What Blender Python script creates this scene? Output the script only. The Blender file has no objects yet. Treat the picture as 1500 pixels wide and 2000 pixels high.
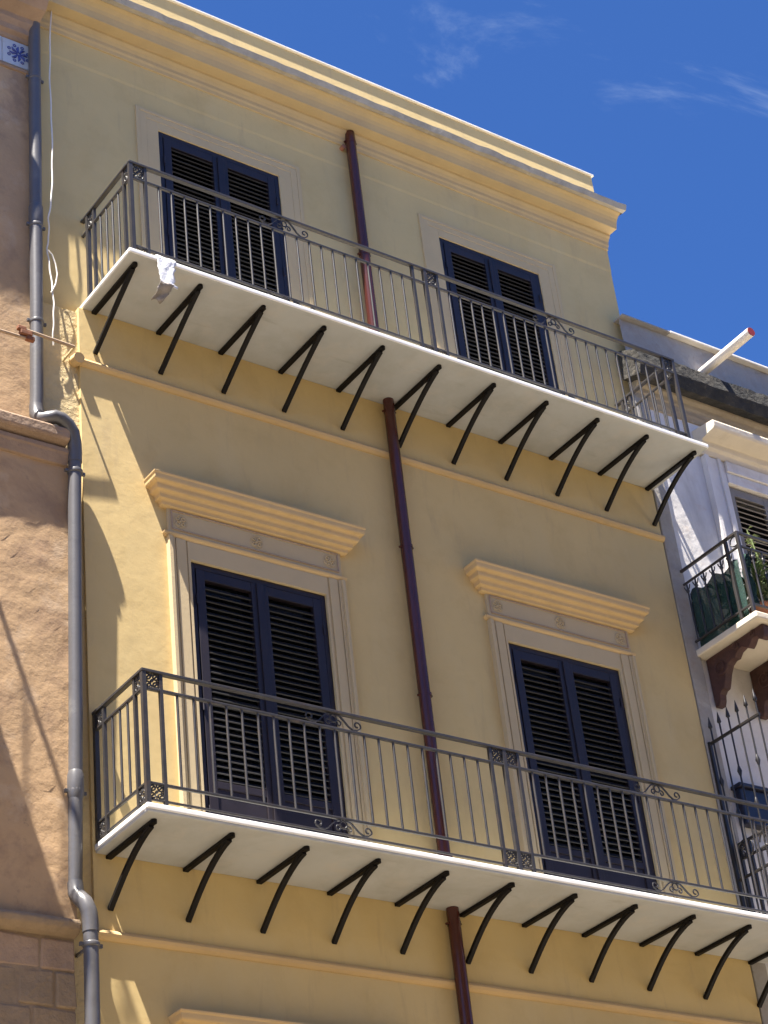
import bpy, math, random
from mathutils import Vector, Matrix
random.seed(7)
C = bpy.context.scene.collection
sc = bpy.context.scene

# ------------------------------------------------------------------ camera
CAM = Vector((-5.574, -10.4, 1.6))
yaw, pit, rol = (math.radians(a) for a in (38.1115, 32.4445, -6.8664))
fw = Vector((math.sin(yaw) * math.cos(pit), math.cos(yaw) * math.cos(pit), math.sin(pit)))
r0 = Vector((math.cos(yaw), -math.sin(yaw), 0)); u0 = r0.cross(fw)
rt = math.cos(rol) * r0 + math.sin(rol) * u0
up = -math.sin(rol) * r0 + math.cos(rol) * u0
cd = bpy.data.cameras.new('camera'); cam = bpy.data.objects.new('camera', cd); C.objects.link(cam)
cam.matrix_world = Matrix(((rt.x, up.x, -fw.x, CAM.x), (rt.y, up.y, -fw.y, CAM.y), (rt.z, up.z, -fw.z, CAM.z), (0, 0, 0, 1)))
cd.sensor_fit = 'HORIZONTAL'; cd.sensor_width = 36; cd.lens = 3987.06 / 1500 * 36
cd.clip_start = .1; cd.clip_end = 4000
sc.camera = cam

# ------------------------------------------------------------------ light, sky, exposure
SUN_TRAVEL = Vector((2.5, 1.0, -7.1)).normalized()
sl = bpy.data.lights.new('sun', 'SUN'); so = bpy.data.objects.new('sun', sl); C.objects.link(so)
sl.energy = 5.0; sl.angle = math.radians(.53); sl.color = (1, .93, .82)
so.rotation_mode = 'QUATERNION'; so.rotation_quaternion = SUN_TRAVEL.to_track_quat('-Z', 'Y'); so.location = (-8, -6, 30)
w = bpy.data.worlds.new('World'); sc.world = w; w.use_nodes = True
nt = w.node_tree; N = nt.nodes; L = nt.links
bg = N['Background']
sky = N.new('ShaderNodeTexSky'); sky.sky_type = 'NISHITA'; sky.sun_disc = False
sv = -SUN_TRAVEL
sky.sun_elevation = math.asin(sv.z); sky.sun_rotation = math.atan2(sv.x, sv.y) % (2 * math.pi)
sky.air_density = .5; sky.dust_density = .1; sky.ozone_density = 4.0; sky.altitude = 50
bg.inputs['Strength'].default_value = .05
# thin high cirrus, drawn out in one direction across the whole sky
tc = N.new('ShaderNodeTexCoord'); sep = N.new('ShaderNodeSeparateXYZ'); L.new(tc.outputs['Generated'], sep.inputs[0])
mx = N.new('ShaderNodeMath'); mx.operation = 'MAXIMUM'; mx.inputs[1].default_value = .08; L.new(sep.outputs['Z'], mx.inputs[0])
dv = N.new('ShaderNodeVectorMath'); dv.operation = 'DIVIDE'; L.new(tc.outputs['Generated'], dv.inputs[0])
cmb = N.new('ShaderNodeCombineXYZ')
for k in range(3): L.new(mx.outputs[0], cmb.inputs[k])
L.new(cmb.outputs[0], dv.inputs[1])
mp = N.new('ShaderNodeMapping'); mp.inputs['Location'].default_value = (0.412, 0.021, 0)
mp.inputs['Rotation'].default_value = (0, 0, math.radians(-28)); mp.inputs['Scale'].default_value = (1.0, 2.6, 1)
L.new(dv.outputs[0], mp.inputs[0])
cn = N.new('ShaderNodeTexNoise'); cn.inputs['Scale'].default_value = 3.2; cn.inputs['Detail'].default_value = 9
cn.inputs['Roughness'].default_value = .62; cn.inputs['Distortion'].default_value = .55
L.new(mp.outputs[0], cn.inputs['Vector'])
cr = N.new('ShaderNodeMapRange'); cr.interpolation_type = 'SMOOTHSTEP'
cr.inputs['From Min'].default_value = .535; cr.inputs['From Max'].default_value = .85
cr.inputs['To Min'].default_value = 0; cr.inputs['To Max'].default_value = .95
L.new(cn.outputs['Fac'], cr.inputs['Value'])
cm = N.new('ShaderNodeMixRGB'); L.new(cr.outputs[0], cm.inputs['Fac']); wb = N.new('ShaderNodeMixRGB'); wb.blend_type = 'MULTIPLY'; wb.inputs['Fac'].default_value = 1; wb.inputs['Color2'].default_value = (.62, 1.0, 1.48, 1)
L.new(sky.outputs[0], wb.inputs['Color1']); L.new(wb.outputs[0], cm.inputs['Color1'])
cm.inputs['Color2'].default_value = (3.2, 3.9, 5.0, 1)
L.new(cm.outputs[0], bg.inputs['Color'])
vs = sc.view_settings
vs.view_transform = 'Standard'; vs.look = 'None'; vs.gamma = 1; vs.use_curve_mapping = False
vs.exposure = 2.1

# ------------------------------------------------------------------ materials
MATS = {}
def mat(name, col, rough=.8, var=.12, vscale=1.2, bump=0, bscale=40, stains=None, metal=0, spec=.5, streak=None):
    m = bpy.data.materials.new(name); m.use_nodes = True; MATS[name] = m
    n = m.node_tree.nodes; l = m.node_tree.links; b = n['Principled BSDF']
    b.inputs['Roughness'].default_value = rough; b.inputs['Metallic'].default_value = metal
    b.inputs['Specular IOR Level'].default_value = spec
    g = n.new('ShaderNodeNewGeometry'); pos = g.outputs['Position']
    def noise(scale, detail=6, rgh=.6, vec=None, dist=0):
        t = n.new('ShaderNodeTexNoise'); t.inputs['Scale'].default_value = scale; t.inputs['Detail'].default_value = detail
        t.inputs['Roughness'].default_value = rgh; t.inputs['Distortion'].default_value = dist
        l.new(vec or pos, t.inputs['Vector']); return t.outputs['Fac']
    def ramp(fac, a, bb, lo, hi):
        r = n.new('ShaderNodeMapRange'); r.inputs['From Min'].default_value = a; r.inputs['From Max'].default_value = bb
        r.inputs['To Min'].default_value = lo; r.inputs['To Max'].default_value = hi; l.new(fac, r.inputs['Value']); return r.outputs[0]
    hs = n.new('ShaderNodeMixRGB'); hs.inputs['Color1'].default_value = (*[c * (1 - var) for c in col], 1)
    hs.inputs['Color2'].default_value = (*[min(1, c * (1 + var)) for c in col], 1)
    l.new(ramp(noise(vscale, 8, .65), .3, .7, 0, 1), hs.inputs['Fac']); out = hs.outputs[0]
    for st in (stains or []):
        c2, sc_, lo, hi, amt = st[:5]
        vec = None
        if len(st) > 5:
            mpn = n.new('ShaderNodeMapping'); mpn.inputs['Scale'].default_value = st[5]; l.new(pos, mpn.inputs[0]); vec = mpn.outputs[0]
        x = n.new('ShaderNodeMixRGB'); x.inputs['Color2'].default_value = (*c2, 1); l.new(out, x.inputs['Color1'])
        l.new(ramp(noise(sc_, 9, .68, vec, .3), lo, hi, 0, amt), x.inputs['Fac']); out = x.outputs[0]
    l.new(out, b.inputs['Base Color'])
    if bump:
        bp = n.new('ShaderNodeBump'); bp.inputs['Strength'].default_value = 1; bp.inputs['Distance'].default_value = bump
        l.new(noise(bscale, 8, .6), bp.inputs['Height']); l.new(bp.outputs[0], b.inputs['Normal'])
    return m
YEL = (.605, .452, .205)
mat('yellow_plaster', YEL, .9, .07, .9, .0035, 7, [((.49, .345, .14), 2.6, .5, .72, .45), ((.62, .50, .27), 1.1, .5, .72, .45, (1, 1, .4)), ((.48, .35, .18), 8, .56, .70, .5, (1, 1, .16))])
mat('yellow_trim', (.58, .405, .195), .85, .06, 2, .0015, 30, [((.43, .31, .16), 6, .5, .75, .4)])
mat('cornice_trim', (.53, .395, .205), .88, .07, 2, .002, 24, [((.42, .31, .18), 3, .48, .72, .5), ((.40, .33, .25), 2.2, .54, .74, .45, (.3, 1, 3))])
mat('old_plaster', (.60, .47, .25), .95, .12, 2, .02, 16, [((.45, .34, .18), 5, .5, .7, .5)])
mat('beige_trim', (.50, .395, .235), .88, .05, 2, .0012, 30, [((.45, .33, .19), 4, .52, .75, .3)])
mat('pale_trim', (.56, .42, .225), .88, .05, 2, .0012, 30, [((.48, .36, .2), 3, .5, .75, .35)])
mat('groove_trim', (.36, .27, .20), .9, .05, 3)
mat('gutter_zinc', (.42, .37, .285), .7, .18, 6, .002, 30, [((.18, .16, .13), 5, .5, .7, .5), ((.62, .56, .42), 2.2, .62, .66, .7)])
mat('coping_white', (.72, .68, .6), .8, .08, 4, .002, 30)
mat('navy_paint', (.016, .0115, .017), .5, .2, 3, .0006, 60, [((.03, .026, .034), 6, .55, .75, .4)], spec=.42)
mat('navy_slat', (.018, .017, .019), .45, .2, 5, .0005, 60, spec=.3)
mat('dark_room', (.012, .011, .012), .6, .05, 2)
mat('dark_room_glass', (.01, .012, .014), .12, .05, 2)  # glossy near-black, darkness of the room put into the glass colour
mat('marble', (.435, .447, .452), .6, .08, 1.5, .0012, 20, [((.33, .325, .30), 1.8, .46, .68, .6), ((.50, .47, .43), 4, .52, .7, .55), ((.27, .26, .235), 5, .6, .74, .5, (.4, 2.2, 1))])
mat('marble_edge', (.80, .79, .77), .4, .05, 3, .0008, 20)
mat('iron', (.034, .031, .031), .42, .25, 14, .0008, 80, [((.10, .055, .035), 22, .56, .75, .5)])
mat('divider_iron', (.016, .014, .014), .4, .25, 12, .001, 60)
mat('bracket_iron', (.006, .0045, .004), .6, .3, 12, .001, 60, spec=.2)
mat('brown_pipe', (.062, .016, .012), .22, .12, 4, .0005, 30)
mat('grey_pipe', (.098, .095, .10), .35, .12, 3, .0006, 30, [((.19, .185, .175), 3, .6, .7, .6), ((.055, .05, .055), 7, .55, .75, .5)])
mat('rust', (.20, .075, .035), .85, .3, 18, .002, 60)
mat('weathered_rod', (.34, .24, .16), .8, .2, 10, .001, 60)
mat('cable_white', (.72, .68, .6), .6, .08, 4)
mat('brown_plaster', (.46, .305, .17), .95, .14, 1.1, .0075, 9,
    [((.28, .18, .115), 1.7, .5, .62, .7), ((.52, .385, .26), 2.6, .55, .66, .6), ((.22, .15, .105), 6, .6, .68, .5), ((.20, .14, .10), 14, .66, .7, .5)])
mat('brown_stone', (.34, .235, .16), .95, .18, 3, .012, 22, [((.22, .15, .105), 5, .5, .7, .5), ((.44, .32, .22), 7, .55, .75, .4)])
mat('tufa_block', (.30, .215, .135), .95, .2, 4, .014, 20, [((.19, .135, .085), 4, .48, .7, .6)])
mat('tile_glaze', (.50, .53, .56), .3, .08, 4, .001, 20, [((.30, .26, .20), 8, .55, .75, .6)])
mat('tile_blue', (.05, .07, .26), .35, .3, 20)
mat('white_plaster', (.66, .64, .63), .92, .08, 1.5, .006, 12,
    [((.42, .37, .33), 2.2, .5, .7, .45), ((.30, .28, .27), 1.6, .57, .72, .5, (1, 1, .3)), ((.55, .42, .33), 5, .58, .75, .5)])
mat('grey_render', (.33, .31, .285), .95, .15, 3, .008, 16, [((.26, .21, .17), 3, .46, .68, .7), ((.55, .52, .49), 2.5, .57, .7, .5), ((.16, .13, .11), 8, .6, .72, .6)])
mat('mould_stone', (.05, .044, .036), .98, .35, 4, .03, 14, [((.016, .016, .015), 3.2, .36, .56, .92), ((.20, .165, .115), 7, .6, .7, .5)])
mat('stained_stone', (.36, .30, .22), .95, .15, 3, .008, 16, [((.22, .165, .11), 2.4, .46, .66, .65, (.5, 1, 2.4)), ((.55, .5, .42), 6, .56, .72, .4)])
mat('cream_stone', (.62, .55, .44), .9, .08, 3, .004, 16, [((.40, .32, .23), 4, .55, .75, .4)])
mat('grey_wood', (.22, .20, .18), .75, .15, 5, .001, 40)
mat('pvc_white', (.80, .74, .66), .4, .04, 4)
mat('red_cap', (.22, .02, .018), .5, .15, 8)
mat('console_brown', (.060, .024, .018), .7, .35, 14, .006, 40, [((.22, .15, .12), 16, .6, .75, .35)])
mat('net_green', (.004, .036, .028), .85, .4, 18, .004, 60)
MATS['net_green'].node_tree.nodes['Principled BSDF'].inputs['Alpha'].default_value = .82
mat('leaf_green', (.055, .10, .03), .55, .35, 12)
mat('leaf_pale', (.20, .26, .09), .6, .25, 12)
mat('terracotta', (.33, .14, .08), .85, .15, 8, .001, 40)
mat('blue_box', (.012, .013, .028), .4, .1, 6)
mat('torn_sheet', (.74, .74, .76), .45, .12, 20, .006, 45, [((.40, .42, .46), 26, .5, .62, .75)])
mat('torn_sheet_shaded', (.26, .23, .205), .8, .2, 20, .006, 45, [((.17, .15, .14), 16, .5, .7, .6)])  # darker copy of the sheet: shade on the inward fold put into colour
mat('asphalt', (.172, .146, .108), .9, .2, 1, .004, 60)
mat('paving', (.23, .20, .155), .85, .2, 2, .004, 40)
mat('door_wood', (.10, .055, .03), .6, .15, 5)
mat('roof_tile', (.30, .15, .09), .9, .2, 3)

# ------------------------------------------------------------------ mesh helpers
class MB:
    def __init__(s): s.v = []; s.f = []; s.sm = []
    def add(s, vs, fs, smooth=False):
        o = len(s.v); s.v += [tuple(p) for p in vs]; s.f += [tuple(i + o for i in f) for f in fs]; s.sm += [smooth] * len(fs); return s
    def box(s, x0, x1, y0, y1, z0, z1):
        v = [(x, y, z) for z in (z0, z1) for y in (y0, y1) for x in (x0, x1)]
        return s.add(v, [(0, 2, 3, 1), (4, 5, 7, 6), (0, 1, 5, 4), (2, 6, 7, 3), (0, 4, 6, 2), (1, 3, 7, 5)])
    def prism(s, pts, x0, x1):            # closed (y,z) outline swept along X
        n = len(pts); v = [(x0, y, z) for y, z in pts] + [(x1, y, z) for y, z in pts]
        f = [(i, (i + 1) % n, (i + 1) % n + n, i + n) for i in range(n)]
        return s.add(v, f + [tuple(range(n))[::-1], tuple(range(n, 2 * n))])
    def mitre(s, prof, x0, x1, yb=0.0):   # prof: (projection, z) from bottom to top, returned at both ends
        v = []; f = []
        for d, z in prof: v += [(x0 - d, yb, z), (x0 - d, yb - d, z), (x1 + d, yb - d, z), (x1 + d, yb, z)]
        for i in range(len(prof) - 1):
            a = 4 * i
            for k in range(3): f.append((a + k, a + k + 1, a + k + 5, a + k + 4))
            f.append((a + 3, a, a + 4, a + 7))
        f.append((3, 2, 1, 0)); e = 4 * (len(prof) - 1); f.append((e, e + 1, e + 2, e + 3))
        return s.add(v, f)
    def tube(s, path, r, n=8, cap=True, closed=False):
        P = [Vector(p) for p in path]; v = []; m = len(P); prev = None
        rr = r if isinstance(r, (list, tuple)) else [r] * m
        for i, p in enumerate(P):
            if closed: t = P[(i + 1) % m] - P[i - 1]
            else: t = P[min(i + 1, m - 1)] - P[max(i - 1, 0)]
            t.normalize()
            if prev is None:
                a = t.orthogonal().normalized()
            else:
                a = (prev - t * prev.dot(t)); a = a.normalized() if a.length > 1e-6 else t.orthogonal().normalized()
            prev = a; b = t.cross(a)
            for k in range(n):
                an = 2 * math.pi * k / n; v.append(p + (a * math.cos(an) + b * math.sin(an)) * rr[i])
        f = []
        for i in range(m if closed else m - 1):
            j = (i + 1) % m
            for k in range(n): f.append((i * n + k, i * n + (k + 1) % n, j * n + (k + 1) % n, j * n + k))
        s.add(v, f, True)
        if cap and not closed: s.add(v[:n], [tuple(range(n))[::-1]]); s.add(v[-n:], [tuple(range(n))])
        return s
    def bar(s, path, w, h, side=Vector((1, 0, 0))):   # flat bar: width w along side, height h across
        P = [Vector(p) for p in path]; v = []; m = len(P)
        for i, p in enumerate(P):
            t = (P[min(i + 1, m - 1)] - P[max(i - 1, 0)]).normalized(); nn = t.cross(side).normalized()
            for a, b in ((-1, -1), (1, -1), (1, 1), (-1, 1)): v.append(p + side * (a * w / 2) + nn * (b * h / 2))
        f = [(i * 4 + k, i * 4 + (k + 1) % 4, i * 4 + 4 + (k + 1) % 4, i * 4 + 4 + k) for i in range(m - 1) for k in range(4)]
        return s.add(v, f + [(3, 2, 1, 0), tuple(range(4 * m - 4, 4 * m))])
    def mesh(s, name, m):
        me = bpy.data.meshes.new(name); me.from_pydata(s.v, [], s.f); me.polygons.foreach_set('use_smooth', s.sm)
        for q in (m if isinstance(m, (list, tuple)) else [m]): me.materials.append(MATS[q])
        import bmesh
        bm = bmesh.new(); bm.from_mesh(me); bmesh.ops.recalc_face_normals(bm, faces=bm.faces); bm.to_mesh(me); bm.free()
        me.update(); return me
    def build(s, name, m, parent=None, bevel=0, **k): return obj(name, s.mesh(name, m), parent, bevel, **k)
def wpos(o):
    p = Vector(o.location)
    return p if o.parent is None else p + (o.matrix_parent_inverse.translation + wpos(o.parent))
def obj(name, me, parent=None, bevel=0, loc=(0, 0, 0), label=None, cat=None, group=None, kind=None):
    o = bpy.data.objects.new(name, me); C.objects.link(o); o.location = loc
    if parent: o.parent = parent; o.matrix_parent_inverse = Matrix.Translation(-wpos(parent))
    if bevel:
        b = o.modifiers.new('bevel', 'BEVEL'); b.width = bevel; b.segments = 2; b.limit_method = 'ANGLE'; b.angle_limit = math.radians(35)
    for k, vv in (('label', label), ('category', cat), ('group', group), ('kind', kind)):
        if vv: o[k] = vv
    return o
def thing(name, label, cat, loc, group=None): return obj(name, None, None, 0, loc, label, cat, group)
def spiral(cx, cz, r0_, r1, a0, turns, y, n=22):
    return [(cx + (r0_ + (r1 - r0_) * i / n) * math.cos(a0 + turns * 2 * math.pi * i / n), y, cz + (r0_ + (r1 - r0_) * i / n) * math.sin(a0 + turns * 2 * math.pi * i / n)) for i in range(n + 1)]
def swap(path, x0):    # (x,y,z) drawn in the x-z plane -> y-z plane at X = x0
    return [(x0, p[0], p[2]) for p in path]

# ------------------------------------------------------------------ ground
MB().add([(-600, -600, 0), (600, -600, 0), (600, 600, 0), (-600, 600, 0)], [(0, 1, 2, 3)]).build('ground', 'asphalt', kind='structure')
MB().box(-30, 40, -1.7, 0.0, 0.004, .13).build('pavement', 'paving', bevel=.015, kind='structure')

# ------------------------------------------------------------------ houses across the street, behind the camera
for k, (xa_, xb_, hh) in enumerate(((-16, -6.2, 12.5), (-6, 3.5, 14.5), (3.7, 15, 13))):
    T_ = thing('street_house', ('low cream', 'tall ochre', 'wide pale')[k] + ' house across the street with rows of brown shutters', 'house', ((xa_ + xb_) / 2, -16, 0), 'houses across the street')
    MB().box(xa_, xb_, -22, -13, 0, hh).build('wall', ('cream_stone', 'yellow_plaster', 'stained_stone')[k], T_)
    MB().box(xa_ - .05, xb_ + .05, -22.1, -12.7, hh, hh + .25).build('cornice', 'cream_stone', T_, .03)
    for fz in (1.0, 4.6, 8.2):
        nn = int((xb_ - xa_) / 2.6)
        for q in range(nn):
            cx = xa_ + (q + .5) * (xb_ - xa_) / nn
            MB().box(cx - .6, cx + .6, -12.999, -12.95, fz, fz + 2.3).build('window_shutter', 'door_wood', T_, .01)

# ------------------------------------------------------------------ yellow house
XR = 5.56; YL = -.275; XU = 5.683; UY = .07      # the top storey stands 7 cm back from the floors below
HOUSE = thing('yellow_house', 'tall ochre yellow rendered house with navy louvred shutters and two marble balconies', 'house', (2.8, 0, 0))
WIN = {'ll': (.817, 1.951, 6.83, 9.10), 'lr': (3.623, 4.756, 6.83, 9.10), 'ul': (.800, 1.950, 11.10, 13.225), 'ur': (3.613, 4.741, 11.10, 13.225)}
def wall_with_holes(x0, x1, z0, z1, holes, depth=.28):
    m = MB(); xs = sorted({x0, x1, *[h[0] for h in holes], *[h[1] for h in holes]}); zs = sorted({z0, z1, *[h[2] for h in holes], *[h[3] for h in holes]})
    vid = {}; v = []; f = []
    def V(x, z):
        if (x, z) not in vid: vid[(x, z)] = len(v); v.append((x, 0, z))
        return vid[(x, z)]
    for i in range(len(xs) - 1):
        for j in range(len(zs) - 1):
            cx, cz = (xs[i] + xs[i + 1]) / 2, (zs[j] + zs[j + 1]) / 2
            if any(h[0] < cx < h[1] and h[2] < cz < h[3] for h in holes): continue
            f.append((V(xs[i], zs[j]), V(xs[i + 1], zs[j]), V(xs[i + 1], zs[j + 1]), V(xs[i], zs[j + 1])))
    m.add(v, f)
    for a, b, c, d in holes:
        m.add([(a, 0, c), (b, 0, c), (b, 0, d), (a, 0, d), (a, depth, c), (b, depth, c), (b, depth, d), (a, depth, d)],
              [(0, 1, 5, 4), (1, 2, 6, 5), (2, 3, 7, 6), (3, 0, 4, 7)])
    return m
LOW_DOORS = [(.83, 1.94, .13, 5.2), (3.63, 4.75, .13, 5.2)]
wm = wall_with_holes(0, XR, 0, 11.06, [WIN['ll'], WIN['lr']] + LOW_DOORS)
# flanks, back and roof
for x in (0, XR): wm.add([(x, 0, 0), (x, 7, 0), (x, 7, 11.06), (x, 0, 11.06)], [(0, 1, 2, 3)])
wm.add([(0, 7, 0), (XR, 7, 0), (XR, 7, 11.06), (0, 7, 11.06)], [(0, 1, 2, 3)])
wm.add([(0, 0, 11.06), (XR, 0, 11.06), (XR, 7, 11.06), (0, 7, 11.06)], [(0, 1, 2, 3)])
wm.build('wall', 'yellow_plaster', HOUSE)
um = wall_with_holes(YL, XU, 11.0, 14.13, [WIN['ul'], WIN['ur']])
um.v = [(x, y + UY, z) for x, y, z in um.v]
for x in (YL, XU): um.add([(x, UY, 11.0), (x, 7, 11.0), (x, 7, 14.13), (x, UY, 14.13)], [(0, 1, 2, 3)])
um.add([(YL, 7, 11.0), (XU, 7, 11.0), (XU, 7, 14.13), (YL, 7, 14.13)], [(0, 1, 2, 3)])
um.add([(YL, UY, 14.13), (XU, UY, 14.13), (XU, 7, 14.13), (YL, 7, 14.13)], [(0, 1, 2, 3)])
um.build('wall', 'yellow_plaster', HOUSE)
# old rough plaster strip left of the new render, set back
st = MB(); nx, nz = 6, 70
vv = []
for j in range(nz + 1):
    for i in range(nx + 1):
        vv.append((-.33 + .33 * i / nx, .028 + (random.uniform(-.006, .006) if 0 < i < nx else 0), 11.03 * j / nz))
st.add(vv, [(j * (nx + 1) + i, j * (nx + 1) + i + 1, (j + 1) * (nx + 1) + i + 1, (j + 1) * (nx + 1) + i) for j in range(nz) for i in range(nx)], True)
st.add([(-.33, .028, 11.03), (0, .028, 11.03), (0, .2, 11.03), (-.33, .2, 11.03)], [(0, 1, 2, 3)])
st.build('old_plaster_strip', 'old_plaster', HOUSE, label='rough unpainted plaster strip beside the new yellow render')
# frieze and main cornice, cut straight at the ends
def cor(pts): return [(y + UY, z + .081) for y, z in pts]
MB().prism(cor([(.002, 13.51), (-.0045, 13.55), (-.006, 13.72), (-.010, 13.80), (.002, 13.80)]), YL - .02, XU + .004).build('frieze', 'yellow_plaster', HOUSE, .002)
MB().prism(cor([(.003, 13.785), (-.022, 13.785), (-.028, 13.815), (-.040, 13.83), (-.042, 13.862), (-.058, 13.89), (-.078, 13.91), (-.082, 13.93), (-.182, 13.925),
            (-.186, 13.95), (-.190, 13.965), (-.196, 13.99), (-.212, 14.02), (-.238, 14.045), (-.268, 14.058), (-.272, 14.075), (.003, 14.075)]), YL - .2, XU + .006).build('cornice', 'cornice_trim', HOUSE, .003)
g = MB(); n = 60; xa, xb = YL - .21, XU + .03; vv = []
for i in range(n + 1):
    x = xa + (xb - xa) * i / n; a = random.uniform(-.006, .006); b_ = random.uniform(-.005, .005)
    vv += cor([(-.27, 14.062), (-.318 + a, 14.055 + b_), (-.337 + a, 14.112 + b_), (.02, 14.118)])
vv = [(xa + (xb - xa) * (i // 4) / n, p[0], p[1]) for i, p in enumerate(vv)]
g.add(vv, [(4 * i + k, 4 * i + k + 1, 4 * i + k + 5, 4 * i + k + 4) for i in range(n) for k in range(3)] + [(0, 1, 2, 3), (4 * n, 4 * n + 1, 4 * n + 2, 4 * n + 3)])
g.build('cornice_edge', 'gutter_zinc', HOUSE, label='weathered grey drip edge along the cornice top')
par = MB().box(YL, XU - .02, .05, .27, 14.18, 14.786).build('parapet', 'yellow_plaster', HOUSE, .004)
MB().box(YL - .02, XU, .031, .30, 14.787, 14.807).build('coping', 'coping_white', par, .004)
# string courses
for z in (10.56, 6.245):
    pr = [(-.0, z - .035), (-.012, z - .033), (-.03, z - .018), (-.038, z), (-.03, z + .018), (-.012, z + .03), (0, z + .032)]
    MB().prism([(.003, z - .035)] + pr[1:-1] + [(.003, z + .032)], -.02, XR + .005).build('string_course', 'yellow_trim', HOUSE, .002)
MB().tube([(-.035, -.06, 10.55), (-.035, .05, 10.57)], [.042, .045], 12).build('string_course_end', 'yellow_trim', HOUSE, .004)

# ---- shutters
def slat_mesh(wd):
    a = math.radians(51); d, t = .050, .008
    pts = []
    for u, vv_ in ((-d / 2, -t / 2), (-d / 2 + .003, -t / 2 - .0015), (d / 2, -t / 2), (d / 2, t / 2), (-d / 2, t / 2)):
        pts.append((u * math.cos(a) - vv_ * math.sin(a), u * math.sin(a) + vv_ * math.cos(a)))
    return MB().prism(pts, -wd / 2, wd / 2).mesh('slat', 'navy_slat')
def shutters(x0, x1, z0, z1, zs, pitch, yo=0):
    fr = MB(); yf, yb = .004 + yo, .06 + yo
    fr.box(x0 + .001, x0 + .042, yf, yb, z0, z1 - .001); fr.box(x1 - .042, x1 - .001, yf, yb, z0, z1 - .001); fr.box(x0 + .042, x1 - .042, yf, yb, z1 - .045, z1 - .001)
    fr.build('shutter_frame', 'navy_paint', HOUSE, .003)
    xm = (x0 + x1) / 2; zt = z1 - .05
    for a, b, sgn in ((x0 + .047, xm - .002, 1), (xm + .002, x1 - .047, -1)):
        lf = MB(); y0_, y1_ = -.002 + yo, .042 + yo; sw = .068
        lf.box(a, a + sw, y0_, y1_, z0 + .02, zt); lf.box(b - sw, b, y0_, y1_, z0 + .02, zt)
        lf.box(a + sw, b - sw, y0_ + .002, y1_, zt - .075, zt); lf.box(a + sw, b - sw, y0_ + .002, y1_, z0 + .02, z0 + .11)
        lf.box(a + sw, b - sw, y0_ + .012, y1_ - .01, z0 + .11, zs - .05); lf.box(a + sw, b - sw, y0_ + .002, y1_, zs - .05, zs)
        if sgn == 1: lf.box(b - .028, b + .028, y0_ - .012, y0_ - .0005, z0 + .03, zt - .005)
        leaf = lf.build('shutter_leaf', 'navy_paint', HOUSE, .003)
        wd = b - a - 2 * sw + .006; sm = slat_mesh(wd); z = zs + .028
        while z < zt - .085:
            s = obj('slat', sm, leaf, 0, ((a + b) / 2, .020 + yo, z)); s.rotation_euler.x = random.uniform(-.05, .05); z += pitch
        for hz in (z0 + .35, (z0 + z1) / 2, z1 - .3):
            hx = a - .005 if sgn == 1 else b + .005
            MB().tube([(hx, y0_ - .006, hz - .04), (hx, y0_ - .006, hz + .04)], .007, 8).build('hinge', 'navy_paint', leaf)
    yq = .075 + yo
    bk = MB().add([(x0, yq, z0), (x1, yq, z0), (x1, yq, z1), (x0, yq, z1)], [(0, 1, 2, 3)]); bk.build('dark_backing', 'dark_room_glass', HOUSE)  # opaque dark sheet behind the slats, painted as the unlit interior
for k, (a, b, c, d) in WIN.items():
    shutters(a, b, c + .02, d, 7.43 if k[0] == 'l' else 11.62, .0505 if k[0] == 'l' else .0465, 0 if k[0] == 'l' else UY)
# ---- surrounds of the upper windows: two flat steps
def surround(x0, x1, z0, z1, ox0, ox1, oz, nm='window_surround'):
    m = MB()
    def frame(a0, a1, za, b0, b1, zb, y):          # ring between outer (a) and inner (b)
        m.box(a0, b0, y + UY, .003 + UY, z0, za); m.box(b1, a1, y + UY, .003 + UY, z0, za); m.box(b0, b1, y + UY, .003 + UY, zb, za)
    frame(ox0, ox1, oz, ox0 + .035, ox1 - .035, oz - .035, -.013)
    frame(ox0 + .035, ox1 - .035, oz - .035, ox0 + .095, ox1 - .095, oz - .095, -.009)
    frame(ox0 + .095, ox1 - .095, oz - .095, x0, x1, z1, -.006)
    return m.build(nm, 'pale_trim', HOUSE, .003)
surround(*WIN['ul'][:2], 11.10, 13.225, .596, 2.167, 13.409)
surround(*WIN['ur'][:2], 11.10, 13.225, 3.41, 4.955, 13.409)
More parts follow.
